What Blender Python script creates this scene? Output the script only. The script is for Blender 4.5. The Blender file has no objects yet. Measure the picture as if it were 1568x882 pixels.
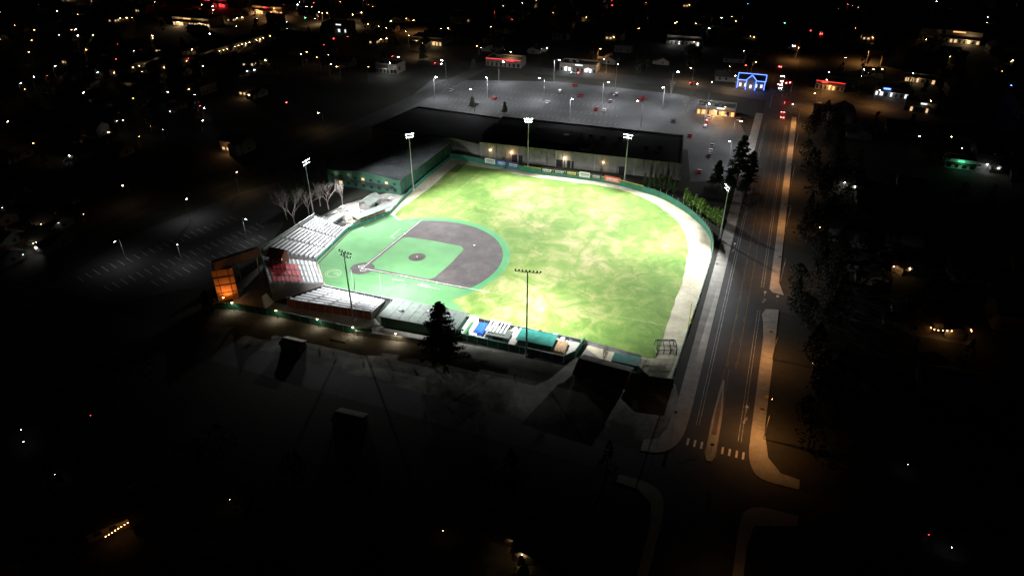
import bpy, math, random
from mathutils import Vector
random.seed(11)
R=random.random
def ru(a,b): return a+(b-a)*R()
sc=bpy.context.scene
sc.view_settings.view_transform='Standard'; sc.view_settings.look='None'; sc.view_settings.exposure=0

# ---------------------------------------------------------------- materials
def newmat(name):
    m=bpy.data.materials.new(name); m.use_nodes=True
    nt=m.node_tree; b=nt.nodes['Principled BSDF']; return m,nt,b
def noise_node(nt,scale,detail=4,rough=.55,dist=0):
    g=nt.nodes.new('ShaderNodeNewGeometry'); n=nt.nodes.new('ShaderNodeTexNoise')
    n.inputs['Scale'].default_value=scale; n.inputs['Detail'].default_value=detail; n.inputs['Roughness'].default_value=rough; n.inputs['Distortion'].default_value=dist
    nt.links.new(g.outputs['Position'],n.inputs['Vector']); return n.outputs['Fac']
def ramp(nt,fac,stops):
    r=nt.nodes.new('ShaderNodeValToRGB'); e=r.color_ramp.elements
    while len(e)<len(stops): e.new(.5)
    for i,(p,c) in enumerate(stops):
        e[i].position=p; e[i].color=(*c,1) if len(c)==3 else c
    nt.links.new(fac,r.inputs['Fac']); return r.outputs['Color']
def mixc(nt,fac,a,b,mode='MIX'):
    m=nt.nodes.new('ShaderNodeMix'); m.data_type='RGBA'; m.blend_type=mode
    for s,v in ((m.inputs[0],fac),(m.inputs[6],a),(m.inputs[7],b)):
        if isinstance(v,(int,float)): s.default_value=v
        elif isinstance(v,tuple): s.default_value=(*v,1)
        else: nt.links.new(v,s)
    return m.outputs[2]
def math_(nt,op,a,b=0,clamp=False):
    m=nt.nodes.new('ShaderNodeMath'); m.operation=op; m.use_clamp=clamp
    for s,v in ((m.inputs[0],a),(m.inputs[1],b)):
        if isinstance(v,(int,float)): s.default_value=v
        else: nt.links.new(v,s)
    return m.outputs[0]
def mat(name,col,rough=.8,var=.25,scale=.8,metal=0,col2=None):
    m,nt,b=newmat(name)
    f=noise_node(nt,scale)
    c2=col2 or tuple(min(1,c*(1+var)) for c in col)
    c1=tuple(c*(1-var) for c in col) if col2 is None else col
    b_=ramp(nt,f,[(.3,c1),(.7,c2)])
    nt.links.new(b_,b.inputs['Base Color'])
    b.inputs['Roughness'].default_value=rough; b.inputs['Metallic'].default_value=metal
    return m
def emit(name,col,s,samp=True):
    m,nt,b=newmat(name)
    b.inputs['Base Color'].default_value=(*[c*.3 for c in col],1)
    b.inputs['Emission Color'].default_value=(*col,1); b.inputs['Emission Strength'].default_value=s
    if not samp: m.cycles.emission_sampling='NONE'
    return m

def grass_mat():
    m,nt,b=newmat('outfield_grass_mat')
    big=noise_node(nt,.04,3); med=noise_node(nt,.12,8,.68,.8); fine=noise_node(nt,1.4,6,.8)
    g=nt.nodes.new('ShaderNodeNewGeometry')
    def blob(c,r):
        d=nt.nodes.new('ShaderNodeVectorMath'); d.operation='DISTANCE'
        nt.links.new(g.outputs['Position'],d.inputs[0]); d.inputs[1].default_value=(*c,0)
        q=math_(nt,'DIVIDE',d.outputs['Value'],r); return math_(nt,'SUBTRACT',1,q,True)
    bl=math_(nt,'MAXIMUM',blob((28,209),28),blob((6,248),24))
    bl=math_(nt,'MAXIMUM',bl,blob((8,181),26))
    bl=math_(nt,'MAXIMUM',bl,math_(nt,'MULTIPLY',blob((32,238),22),.7))
    s=math_(nt,'MULTIPLY',bl,.15)
    t=math_(nt,'ADD',math_(nt,'MULTIPLY',med,.85),math_(nt,'MULTIPLY',big,.2))
    t=math_(nt,'ADD',t,s)
    t=math_(nt,'ADD',t,math_(nt,'MULTIPLY',math_(nt,'SUBTRACT',fine,.5),.28))
    w=nt.nodes.new('ShaderNodeTexWave'); w.inputs['Scale'].default_value=.055; w.inputs['Distortion'].default_value=.6
    nt.links.new(g.outputs['Position'],w.inputs['Vector'])
    t=math_(nt,'ADD',t,math_(nt,'MULTIPLY',math_(nt,'SUBTRACT',w.outputs['Fac'],.5),.02))
    c=ramp(nt,t,[(.40,(.075,.150,.019)),(.52,(.115,.20,.030)),(.60,(.165,.232,.047)),(.66,(.25,.265,.090)),(.76,(.33,.30,.145))])
    v=nt.nodes.new('ShaderNodeTexVoronoi'); v.feature='DISTANCE_TO_EDGE'; v.inputs['Scale'].default_value=.16
    wob=nt.nodes.new('ShaderNodeTexNoise'); wob.inputs['Scale'].default_value=.35; wob.inputs['Detail'].default_value=4
    nt.links.new(g.outputs['Position'],wob.inputs['Vector'])
    add=nt.nodes.new('ShaderNodeVectorMath'); add.operation='MULTIPLY_ADD'; nt.links.new(wob.outputs['Color'],add.inputs[0]); add.inputs[1].default_value=(5,5,0); nt.links.new(g.outputs['Position'],add.inputs[2])
    nt.links.new(add.outputs[0],v.inputs['Vector'])
    rim=ramp(nt,v.outputs['Distance'],[(0,(1,1,1)),(.10,(0,0,0))])
    gate=ramp(nt,noise_node(nt,.06,2),[(.50,(0,0,0)),(.58,(1,1,1))])
    f=mixc(nt,1.0,rim,gate,'MULTIPLY'); f2=math_(nt,'MULTIPLY',f,.6)
    c=mixc(nt,f2,c,(.08,.15,.023))
    nt.links.new(c,b.inputs['Base Color']); b.inputs['Roughness'].default_value=.95
    return m
def ground_mat():
    m,nt,b=newmat('ground_mat')
    a=noise_node(nt,.02,6,.6); f=noise_node(nt,.5,6,.7)
    c=ramp(nt,a,[(.38,(.016,.021,.011)),(.5,(.03,.03,.022)),(.62,(.048,.044,.032))])
    c=mixc(nt,.6,c,ramp(nt,f,[(.3,(.3,.3,.3)),(.75,(1.2,1.2,1.2))]),'MULTIPLY')
    nt.links.new(c,b.inputs['Base Color']); b.inputs['Roughness'].default_value=.95
    return m
def patchy(name,c1,c2,c3,s1=.08,s2=.9,rough=.9):
    m,nt,b=newmat(name)
    a=noise_node(nt,s1,6,.65); f=noise_node(nt,s2,6,.75)
    t=math_(nt,'ADD',math_(nt,'MULTIPLY',a,.7),math_(nt,'MULTIPLY',f,.3))
    c=ramp(nt,t,[(.36,c1),(.5,c2),(.64,c3)])
    nt.links.new(c,b.inputs['Base Color']); b.inputs['Roughness'].default_value=rough
    return m
def gravel_mat():
    # worn gravel next to the fence that gives way to dark rough grass with a ragged edge
    m,nt,b=newmat('gravel_mat')
    a=noise_node(nt,.07,6,.65); f=noise_node(nt,.9,6,.75); e=noise_node(nt,.06,7,.7,.5)
    t=math_(nt,'ADD',math_(nt,'MULTIPLY',a,.7),math_(nt,'MULTIPLY',f,.3))
    c=ramp(nt,t,[(.36,(.12,.12,.10)),(.5,(.23,.225,.19)),(.64,(.36,.35,.30))])
    g=nt.nodes.new('ShaderNodeNewGeometry'); d=nt.nodes.new('ShaderNodeVectorMath'); d.operation='DOT_PRODUCT'
    nt.links.new(g.outputs['Position'],d.inputs[0]); d.inputs[1].default_value=(.32,.9475,0)
    v=math_(nt,'ADD',d.outputs['Value'],math_(nt,'MULTIPLY',math_(nt,'SUBTRACT',e,.5),45))
    k=math_(nt,'DIVIDE',math_(nt,'SUBTRACT',v,121),12,True)
    s=nt.nodes.new('ShaderNodeSeparateXYZ'); nt.links.new(g.outputs['Position'],s.inputs[0])
    kx=math_(nt,'DIVIDE',math_(nt,'ADD',math_(nt,'ADD',s.outputs['X'],92),math_(nt,'MULTIPLY',math_(nt,'SUBTRACT',e,.5),30)),10,True)
    k=math_(nt,'MULTIPLY',k,kx)
    dk=ramp(nt,f,[(.3,(.012,.014,.009)),(.7,(.04,.038,.026))])
    c=mixc(nt,k,dk,c)
    nt.links.new(c,b.inputs['Base Color']); b.inputs['Roughness'].default_value=.95
    return m
M={}
M['grass']=grass_mat(); M['ground']=ground_mat(); M['gravel']=gravel_mat()
M['mulch']=patchy('mulch_mat',(.10,.08,.06),(.16,.13,.10),(.22,.19,.15),.3,2)
M['turf']=patchy('turf_mat',(.065,.19,.065),(.08,.22,.08),(.10,.25,.10),.12,1.2)
M['turf2']=patchy('turf_edge_mat',(.035,.20,.06),(.045,.235,.075),(.06,.26,.09),.12,1.2)
M['dirt']=patchy('infield_dirt_mat',(.040,.033,.032),(.060,.050,.048),(.088,.074,.069),.2,1.5)
M['clay']=patchy('mound_clay_mat',(.035,.026,.022),(.05,.038,.032),(.07,.055,.045),.4,2)
M['track']=patchy('warning_track_mat',(.33,.29,.20),(.46,.42,.30),(.58,.54,.41),.15,.8)
M['asphalt']=patchy('asphalt_mat',(.035,.034,.034),(.05,.05,.05),(.07,.068,.066),.06,1.2)
M['lot']=patchy('parking_asphalt_mat',(.06,.062,.065),(.085,.087,.09),(.115,.117,.12),.05,.7)
M['conc']=patchy('concrete_mat',(.28,.27,.24),(.36,.345,.31),(.45,.43,.385),.25,1.5)
M['paint']=mat('white_paint',(.7,.7,.68),.7,.25,.6)
M['wpaint']=mat('worn_white_paint',(.38,.38,.36),.8,.5,.8)
M['chalk']=mat('worn_chalk',(.34,.38,.22),.8,.3,.6)
M['ypaint']=mat('worn_yellow_paint',(.30,.18,.035),.8,.5,.8)
M['alu']=mat('aluminium_bench',(.78,.79,.80),.45,.1,1.2,.1)
M['tread']=mat('bleacher_tread',(.26,.265,.27),.6,.25,1.5)
M['white']=mat('white_panel',(.70,.70,.69),.6,.12,.7)
M['dark']=mat('dark_metal',(.03,.032,.035),.5,.2,1)
M['steel']=mat('galvanised_steel',(.32,.33,.34),.45,.2,1,.5)
M['red']=mat('red_seat',(.72,.035,.05),.6,.12,3)
M['fgreen']=mat('green_fence_panel',(.015,.13,.075),.6,.25,.5)
M['wgreen']=mat('green_siding',(.014,.07,.04),.7,.2,.5)
M['teal']=mat('teal_tarp',(.02,.19,.15),.6,.25,.7)
M['blue']=mat('blue_tarp',(.03,.13,.55),.5,.2,1.5)
M['wood']=mat('wood_deck',(.38,.25,.14),.8,.3,2)
M['tan']=mat('tan_block_wall',(.36,.35,.30),.85,.2,.35)
M['roofd']=patchy('dark_roof_mat',(.010,.011,.012),(.017,.018,.020),(.028,.029,.033),.06,.6,.85)
M['roofm']=mat('grey_metal_roof',(.15,.165,.175),.38,.3,.12,.4)
M['roofg']=mat('grey_green_roof',(.12,.145,.125),.7,.25,.5)
M['trim']=mat('light_trim',(.5,.5,.48),.6,.15,1)
M['brick']=mat('brick_red',(.20,.065,.045),.85,.3,1.5)
M['bark']=mat('pine_bark',(.08,.06,.045),.9,.3,3)
M['barkp']=mat('pale_bark',(.34,.29,.27),.9,.3,2)
M['leaf1']=mat('pine_needles',(.03,.048,.022),.85,.5,.9)
M['leaf2']=mat('pine_needles_light',(.05,.072,.03),.85,.5,.9)
M['arb1']=mat('arborvitae_leaf',(.20,.34,.055),.85,.4,1.2)
M['arb2']=mat('arborvitae_leaf_dark',(.07,.14,.03),.85,.4,1.2)
M['dleaf']=mat('distant_foliage',(.016,.021,.012),.95,.5,.2)
M['wallA']=mat('siding_grey',(.20,.19,.18),.8,.15,.6)
M['wallB']=mat('siding_beige',(.28,.25,.20),.8,.15,.6)
M['wallC']=mat('siding_blue',(.13,.17,.2),.8,.15,.6)
M['hA']=mat('house_siding_grey',(.11,.105,.10),.85,.15,.6)  # siding copies with night darkness put into the colour, for unlit buildings
M['hB']=mat('house_siding_beige',(.16,.14,.11),.85,.15,.6)
M['hC']=mat('house_siding_blue',(.07,.085,.10),.85,.15,.6)
M['shingle']=mat('shingle_roof',(.045,.042,.04),.9,.35,.7)
M['glass']=mat('dark_glass',(.02,.025,.03),.15,.1,1)
M['orangew']=mat('orange_wall',(.62,.26,.06),.8,.2,.7)
M['rubber']=mat('tyre_rubber',(.02,.02,.02),.8,.1,1)
M['yel']=mat('yellow_pole',(.75,.55,.03),.5,.1,1)
for n,c in dict(carw=(.7,.7,.7),carb=(.03,.04,.06),carr=(.4,.03,.03),cars=(.3,.31,.33)).items(): M[n]=mat('paint_'+n,c,.3,.08,1)
M['e_stad']=emit('stadium_lamp_glass',(.93,.97,1),45,False)
cols={'warm':(1,.62,.28),'white':(.95,.97,1),'or':(1,.42,.12),'red':(1,.06,.05),'green':(.2,1,.4),'blue':(.1,.2,1)}
for k,c in cols.items():
    M['e_'+k]=emit('lamp_'+k,c,40 if k in('warm','white','or') else 25, k in('warm','white','or'))
    M['f_'+k]=emit('far_lamp_'+k,c,75 if k in('warm','white','or') else 55, False)
M['w_warm']=emit('window_warm',(1,.66,.34),.9,False)
M['w_white']=emit('window_white',(.9,.95,1),1.2,False)
M['w_red']=emit('sign_red',(1,.04,.05),2.6,False)
M['w_blue']=emit('sign_blue',(.08,.17,1),6,False)
M['w_or']=emit('sign_orange',(1,.45,.15),1.7,False)
M['w_green']=emit('sign_green',(.1,.9,.4),1.2,False)

# ---------------------------------------------------------------- mesh builder
class MB:
    def __init__(s): s.v=[];s.f=[];s.m=[];s.mats=[]
    def mi(s,k):
        if k not in s.mats: s.mats.append(k)
        return s.mats.index(k)
    def poly(s,pts,k):
        b=len(s.v); s.v+= [tuple(p) for p in pts]; s.f.append(tuple(range(b,b+len(pts)))); s.m.append(s.mi(k))
    def prism(s,p2,z0,z1,k,top=None,bottom=False):
        a=sum(p2[i][0]*p2[(i+1)%len(p2)][1]-p2[(i+1)%len(p2)][0]*p2[i][1] for i in range(len(p2)))
        if a<0: p2=p2[::-1]
        n=len(p2)
        s.poly([(x,y,z1) for x,y in p2],top or k)
        for i in range(n):
            a,b=p2[i],p2[(i+1)%n]
            s.poly([(a[0],a[1],z0),(b[0],b[1],z0),(b[0],b[1],z1),(a[0],a[1],z1)],k)
        if bottom: s.poly([(x,y,z0) for x,y in p2[::-1]],k)
    def box(s,cx,cy,z0,z1,sx,sy,ang,k,top=None,bottom=True):
        c,n=math.cos(ang),math.sin(ang)
        s.prism([(cx+c*a*sx/2-n*b*sy/2,cy+n*a*sx/2+c*b*sy/2) for a,b in((-1,-1),(1,-1),(1,1),(-1,1))],z0,z1,k,top,bottom)
    def tube(s,p0,p1,r0,r1,n,k):
        p0=Vector(p0);p1=Vector(p1);d=(p1-p0)
        if d.length<1e-5:return
        d.normalize(); u=d.orthogonal().normalized(); w=d.cross(u); b=len(s.v)
        for p,r in((p0,r0),(p1,r1)):
            for i in range(n):
                a=2*math.pi*i/n; q=p+(u*math.cos(a)+w*math.sin(a))*r; s.v.append(tuple(q))
        mi=s.mi(k)
        for i in range(n):
            j=(i+1)%n; s.f.append((b+i,b+j,b+n+j,b+n+i)); s.m.append(mi)
        s.f.append(tuple(b+n+i for i in range(n))); s.m.append(mi)
    def gable(s,cx,cy,w,d,z0,zr,ang,k,wall,over=.5):
        c,n=math.cos(ang),math.sin(ang)
        def P(a,b,z): return (cx+c*a-n*b,cy+n*a+c*b,z)
        W=w/2+over;D=d/2+over; t=.18
        dz=(zr-z0)*over/(d/2)
        for sg in(-1,1):
            q=[P(-W,sg*D,z0-dz),P(W,sg*D,z0-dz),P(W,0,zr),P(-W,0,zr)]
            if sg>0: q=q[::-1]
            s.poly([(x,y,z+t) for x,y,z in q],k); s.poly(q[::-1],k)
            s.poly([P(-W,sg*D,z0-dz),P(W,sg*D,z0-dz),P(W,sg*D,z0-dz+t),P(-W,sg*D,z0-dz+t)],k)
        for sg in(-1,1):
            s.poly([P(sg*w/2,-d/2,z0),P(sg*w/2,d/2,z0),P(sg*w/2,0,zr)],wall)
            s.poly([P(sg*W,-D,z0-dz),P(sg*W,-D,z0-dz+t),P(sg*W,0,zr+t),P(sg*W,0,zr)],k)
            s.poly([P(sg*W,D,z0-dz),P(sg*W,D,z0-dz+t),P(sg*W,0,zr+t),P(sg*W,0,zr)],k)
    def mesh(s,name,org=(0,0,0)):
        me=bpy.data.meshes.new(name)
        me.from_pydata([(x-org[0],y-org[1],z-org[2]) for x,y,z in s.v],[],s.f)
        for k in s.mats: me.materials.append(M[k])
        me.polygons.foreach_set('material_index',s.m); me.update(); return me
    def obj(s,name,parent=None):
        xs=[p[0] for p in s.v];ys=[p[1] for p in s.v];zs=[p[2] for p in s.v]
        o=((min(xs)+max(xs))/2,(min(ys)+max(ys))/2,min(zs))
        ob=bpy.data.objects.new(name,s.mesh(name,o)); ob.location=o; sc.collection.objects.link(ob)
        return ob
def inst(name,me,x,y,z=0,rot=0,s=1):
    ob=bpy.data.objects.new(name,me); ob.location=(x,y,z); ob.rotation_euler=(0,0,rot); ob.scale=(s,s,s); sc.collection.objects.link(ob); return ob
def child(parent,ob):
    ob.parent=parent; ob.matrix_parent_inverse=parent.matrix_basis.inverted()
def sheet(name,pts,z,k):
    b=MB(); 
    a=sum(pts[i][0]*pts[(i+1)%len(pts)][1]-pts[(i+1)%len(pts)][0]*pts[i][1] for i in range(len(pts)))
    if a<0: pts=pts[::-1]
    b.poly([(x,y,z) for x,y in pts],k); return b.obj(name)
def smooth(pts,n=5,closed=False):
    out=[];L=len(pts)
    rng=range(L) if closed else range(L-1)
    for i in rng:
        g=lambda j: pts[j%L] if closed else pts[max(0,min(L-1,j))]
        p0,p1,p2,p3=g(i-1),g(i),g(i+1),g(i+2)
        for q in range(n):
            t=q/n
            out.append(tuple(.5*(2*p1[a]+(p2[a]-p0[a])*t+(2*p0[a]-5*p1[a]+4*p2[a]-p3[a])*t*t+(3*p1[a]-p0[a]-3*p2[a]+p3[a])*t**3) for a in(0,1)))
    if not closed: out.append(pts[-1])
    return out
def wallpath(b,pts,z0,h,t,k,cap=None,posts=None):
    for i in range(len(pts)-1):
        a=Vector(pts[i]);c=Vector(pts[i+1]);d=c-a
        if d.length<.01: continue
        ang=math.atan2(d.y,d.x);m=(a+c)/2
        b.box(m.x,m.y,z0,z0+h,d.length,t,ang,k,bottom=False)
        if cap: b.box(m.x,m.y,z0+h+.003,z0+h+.12,d.length,t+.12,ang,cap)
        if posts:
            n=max(1,int(d.length/posts))
            for j in range(n):
                p=a+d*(j/n); b.box(p.x,p.y,z0,z0+h+.1,.16,.34,ang,'steel' if k!='tan' else 'trim')

# ---------------------------------------------------------------- world, camera
w=bpy.data.worlds.new('World'); sc.world=w; w.use_nodes=True
nt=w.node_tree; bg=nt.nodes['Background']; sky=nt.nodes.new('ShaderNodeTexSky'); sky.sky_type='NISHITA'
sky.sun_disc=False; sky.sun_elevation=math.radians(1); sky.sun_rotation=math.radians(200)
nt.links.new(sky.outputs[0],bg.inputs[0]); bg.inputs[1].default_value=.0028
cam=bpy.data.cameras.new('camera'); co=bpy.data.objects.new('camera',cam); sc.collection.objects.link(co); sc.camera=co
co.location=(0,0,118); co.rotation_euler=(math.radians(58),0,0); cam.sensor_width=36; cam.lens=24.34; cam.clip_end=8000

# ---------------------------------------------------------------- ground
b=MB(); b.poly([(-4000,-1500,0),(4000,-1500,0),(4000,6000,0),(-4000,6000,0)],'ground'); b.obj('ground')

# ---------------------------------------------------------------- field
H=Vector((-50.4,201.2)); e1=Vector((.403,.915)); e2=Vector((.944,-.330))
def F(a,c): # a along third-base line, c along first-base line
    p=H+e1*a+e2*c; return (p.x,p.y)
fence=smooth([(-28.2,300.8),(-18.4,296.8),(-10,292.1),(.3,287.6),(10.3,283.1),(21.5,279.5),(32.5,275.9),(43,271.1),(51.8,265),(60,257.9),(66.8,246.3),(70.6,235),(72,225.4),(71,216.4),(68.1,206.2),(63.2,193.3),(57,177.8),(50.6,162.5),(45.2,148.8),(42.4,141.9)],4)
field_edge=fence+[(36,143.5),(27,148.5),(19.5,158.8),(-14,170.5),(-40,181.5),(-61,188),(-67,205),(-60.5,229),(-46.8,243),(-42,262),(-36,280)]
sheet('warning_track',field_edge,.02,'track')
grass=smooth([(-45.2,241.7),(-36.1,263.1),(-25.5,291.5),(-22,293.2),(-6.9,287.3),(5,281),(18.5,276.3),(40.1,268.6),(52.6,258.9),(60.6,243.8),(63.6,230.6),(62.8,217.9),(57.5,198.4),(50.2,178.8),(43.0,160.2),(39.5,152.3),(32.2,154),(19,160.5),(3.1,166.2),(-14.4,172.3),(-22,177),(-25,200),(-30,230)],6,True)
gj=[]
for i,p in enumerate(grass): gj.append((p[0]+ru(-.3,.3),p[1]+ru(-.3,.3)))
sheet('outfield_grass',gj,.04,'grass')
def arc(cx,cy,r,a0,a1,n):
    return [F(cx+r*math.cos(a0+(a1-a0)*i/n),cy+r*math.sin(a0+(a1-a0)*i/n)) for i in range(n+1)]
mc=13.04
def outer(r,off):
    s=math.sqrt(r*r-(mc+off)**2); a0=math.atan2(-(mc+off),s); a1=math.atan2(s,-(mc+off))
    return arc(mc,mc,r,a0,a1,40)
turf=outer(31.6,8)+[(-14.4,175.4),(-40.8,182.4),(-59.8,189.0),(-66.3,205.2),(-60.3,228.6),(-46.8,242.4)]
sheet('infield_turf',[(p[0],p[1]) for p in turf],.06,'turf')
sheet('infield_dirt',outer(28.96,.6)+[F(-.6,20),F(-.6,3),F(3,-.6),F(20,-.6)],.08,'dirt')
ring=MB()
o1=outer(30.6,3);o2=outer(28.96,3)
for i in range(len(o1)-1): ring.poly([(*o1[i],.075),(*o1[i+1],.075),(*o2[i+1],.075),(*o2[i],.075)],'turf2')
ring.obj('turf_border')
b0=27.43
inn=[F(3.2,1.0),F(24,1.0),F(25.3,2.6),F(25.8,12),F(25.4,23.4),F(23.4,25.4),F(12,25.8),F(2.6,25.3),F(1.0,24),F(1.0,3.2),F(2.6,2.6)]
sheet('infield_turf_square',inn,.10,'turf')
b=MB(); 
def disc(cx,cy,r,z,k,n=32): b.poly([(*p,z) for p in arc(cx,cy,r,0,2*math.pi*(n-1)/n,n-1)],k)
disc(0,0,4.0,.115,'dirt')
b.obj('home_plate_circle')
b=MB(); disc(mc,mc,2.9,.12,'clay'); disc(mc,mc,1.6,.26,'clay'); 
p=F(mc,mc); b.box(p[0],p[1],.27,.32,.2,.7,math.atan2(.585,1.347),'paint'); b.obj('pitchers_mound')
b=MB()
def line(a,c,a2,c2,wd,z=.135,k='paint'):
    p=Vector(F(a,c));q=Vector(F(a2,c2));d=(q-p);n=Vector((-d.y,d.x)).normalized()*wd/2
    b.poly([(*(p-n),z),(*(q-n),z),(*(q+n),z),(*(p+n),z)],k)
line(1.6,0,39,0,.18); line(0,1.6,0,46,.18); line(39,0,99,0,.1,.135,'chalk'); line(0,46,0,104,.1,.135,'chalk')
for da,dc in((.9,-.9),(-.9,.9)):
    for q in((( .9,-.6),(.9,.6)),((-.9,-.6),(-.9,.6)),((-.9,-.6),(.9,-.6)),((-.9,.6),(.9,.6))):
        f=lambda t:(da+(t[0]+t[1])*.707,dc+(t[0]-t[1])*.707)
        u=f(q[0]);v=f(q[1]); line(*u,*v,.15,.137)
b.obj('foul_lines')
b=MB()
for a,c in((0,b0),(b0,0),(b0,b0),(0,0)):
    p=F(a,c); b.box(p[0],p[1],.12,.22,.55,.55,math.atan2(e1.y,e1.x),'white')
b.obj('bases')
b=MB()
for rr in(2.6,1.9):
    for i in range(28):
        a0=2*math.pi*i/28;a1=2*math.pi*(i+1)/28
        if rr<2.2 and i%28 in(0,1,2,3,27): continue
        P=lambda r,a:(-59.5+r*math.cos(a),197.8+r*math.sin(a),.09)
        b.poly([P(rr-.12,a0),P(rr+.06,a0),P(rr+.06,a1),P(rr-.12,a1)],'chalk')
b.box(-58.6,197.8,.088,.092,1.5,.3,.1,'chalk')
b.obj('painted_logo')
b=MB(); line(b0-4,-3.5,b0+3,-3.5,.14,.085); line(b0-4,-3.5,b0-4,-1.8,.14,.085); line(-3.5,b0-4,-3.5,b0+3,.14,.085); line(-3.5,b0-4,-1.8,b0-4,.14,.085); b.obj('coaches_box_lines')

# outfield fence
b=MB(); wallpath(b,fence,0,2.5,.12,'fgreen','fgreen',None); b.obj('outfield_fence')
b=MB()
for i in range(0,len(fence),1):
    b.tube((*fence[i],0),(*fence[i],3.1 if i<36 else 3.8),.06,.06,5,'steel')
b.obj('outfield_fence_posts')
b=MB()
for i in range(14,33):
    a=Vector(fence[i]);c=Vector(fence[i+1]); b.tube((a.x,a.y-.02,2.72),(c.x,c.y-.02,2.72),.09,.09,5,'yel')
b.obj('fence_top_rail')
L=[0]
for i in range(len(fence)-1): L.append(L[-1]+(Vector(fence[i+1])-Vector(fence[i])).length)
def at(s):
    for i in range(len(fence)-1):
        if L[i+1]>=s:
            t=(s-L[i])/(L[i+1]-L[i]); a=Vector(fence[i]);c=Vector(fence[i+1]); return a+(c-a)*t,(c-a).normalized()
ads=[(20.5,5.0,(.7,.7,.7),(.1,.1,.12)),(26.2,5,(.03,.10,.36),(.7,.7,.7)),(31.7,5.2,(.035,.05,.17),(.6,.6,.7)),
(47.5,5,(.01,.015,.012),(.75,.75,.7)),(53,4.8,(.02,.02,.02),(.5,.55,.6)),(58.5,5,(.02,.04,.02),(.65,.6,.2)),(64.2,4.6,(.6,.62,.6),(.1,.12,.12)),(69.4,4.4,(.03,.03,.04),(.6,.6,.6)),(76.5,7.2,(.6,.10,.07),(.75,.7,.65))]
for i,(s,wd,c1,c2) in enumerate(ads):
    M['a%d'%i]=mat('banner_face_%d'%i,c1,.5,.06,1); M['t%d'%i]=mat('banner_print_%d'%i,c2,.5,.06,1)
    p,d=at(s); n=Vector((d.y,-d.x)); ang=math.atan2(d.y,d.x)
    if n.y>0:n=-n
    b=MB(); q=p+n*.16; b.box(q.x,q.y,1.2,3.5,wd,.1,ang,'a%d'%i)
    rr=random.Random(i)
    q=p+n*.23
    for row,(zc,hh) in enumerate(((2.5,.6),(1.75,.3))):
        x=-wd*.36
        while x<wd*.34:
            ww=rr.uniform(.2,.55)*(1 if row==0 else .7)
            b.box(q.x+d.x*(x+ww/2),q.y+d.y*(x+ww/2),zc-hh/2,zc+hh/2,ww,.02,ang,'t%d'%i); x+=ww+.16
    b.tube((p.x,p.y,3.4),(p.x,p.y,0),.07,.07,5,'steel')
    b.obj('advertising_banner')
for fx,fy in((-10.0,292.6),(50.9,163.9)):
    b=MB(); b.tube((fx,fy,0),(fx,fy,10.5),.13,.1,8,'yel')
    for z in(4,6,8,10): b.tube((fx,fy,z),(fx+.7,fy-.5,z),.04,.04,4,'yel')
    b.tube((fx+.7,fy-.5,3.8),(fx+.7,fy-.5,10.2),.04,.04,4,'yel'); b.obj('foul_pole')
b=MB(); wallpath(b,[(-66.9,205),(-60.9,229),(-47.2,243),(-42.4,262)],0,1.2,.1,'fgreen','fgreen'); wallpath(b,[(-42.4,262),(-36,280),(-28.2,300.8)],0,1.6,.1,'fgreen'); b.obj('foul_side_fence')
b=MB(); wallpath(b,[(-60.5,188.4),(-40.6,181.6),(-14.2,171.2),(19.6,159.2)],0,1.3,.1,'dark','steel',3); b.obj('foul_side_railing')
b=MB(); bp=[(-60.7,228),(-63.6,216),(-66.6,204.5),(-63.5,195),(-60.2,188.6),(-50,185.2),(-40.6,181.8)]
for i,p in enumerate(bp):
    b.tube((*p,0),(*p,9),.11,.08,6,'steel')
    if i<len(bp)-1:
        q=bp[i+1]
        for z in(3,6,8.9): b.tube((*p,z),(*q,z),.018,.018,3,'dark')
b.obj('backstop_netting')
for px,py in((-36.5,190),(-28,187)):
    b=MB(); b.tube((px-2,py,0.1),(px-2,py,2.6),.06,.06,5,'steel'); b.tube((px+2,py-.8,.1),(px+2,py-.8,2.6),.06,.06,5,'steel'); b.tube((px-2,py,2.6),(px+2,py-.8,2.6),.06,.06,5,'steel')
    b.tube((px-2,py,.15),(px-1.6,py+1.6,.15),.05,.05,5,'steel'); b.tube((px+2,py-.8,.15),(px+2.4,py+.8,.15),.05,.05,5,'steel'); b.obj('practice_screen')
b=MB(); cx,cy=43.0,155.5
pr=[(-2,0.5),(-2.1,1.9),(-1.2,2.9),(.6,3.1),(2,2.5)]
for dx in(-2.7,-.9,.9,2.7):
    for i in range(4):
        (y0,z0),(y1,z1)=pr[i],pr[i+1]; b.tube((cx+dx,cy+y0,z0),(cx+dx*.95,cy+y1,z1),.13,.13,5,'dark')
for y0,z0 in pr: b.tube((cx-2.7,cy+y0,z0),(cx+2.7,cy+y0,z0),.11,.11,5,'dark')
for dx in(-2.7,2.7):
    b.tube((cx+dx,cy-2,.5),(cx+dx,cy+2.2,.4),.11,.11,5,'dark'); b.tube((cx+dx*.95,cy+2,2.5),(cx+dx,cy+2.2,.4),.1,.1,5,'dark'); b.tube((cx+dx-.12,cy-2,.35),(cx+dx+.12,cy-2,.35),.35,.35,10,'dark')
for j in range(4):
    (y0,z0),(y1,z1)=pr[j],pr[j+1]
    for i in range(5):
        t=i/5; b.tube((cx-2.6,cy+y0+(y1-y0)*t,z0+(z1-z0)*t),(cx+2.6,cy+y0+(y1-y0)*t,z0+(z1-z0)*t),.06,.06,3,'dark')
b.obj('batting_cage')

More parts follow.
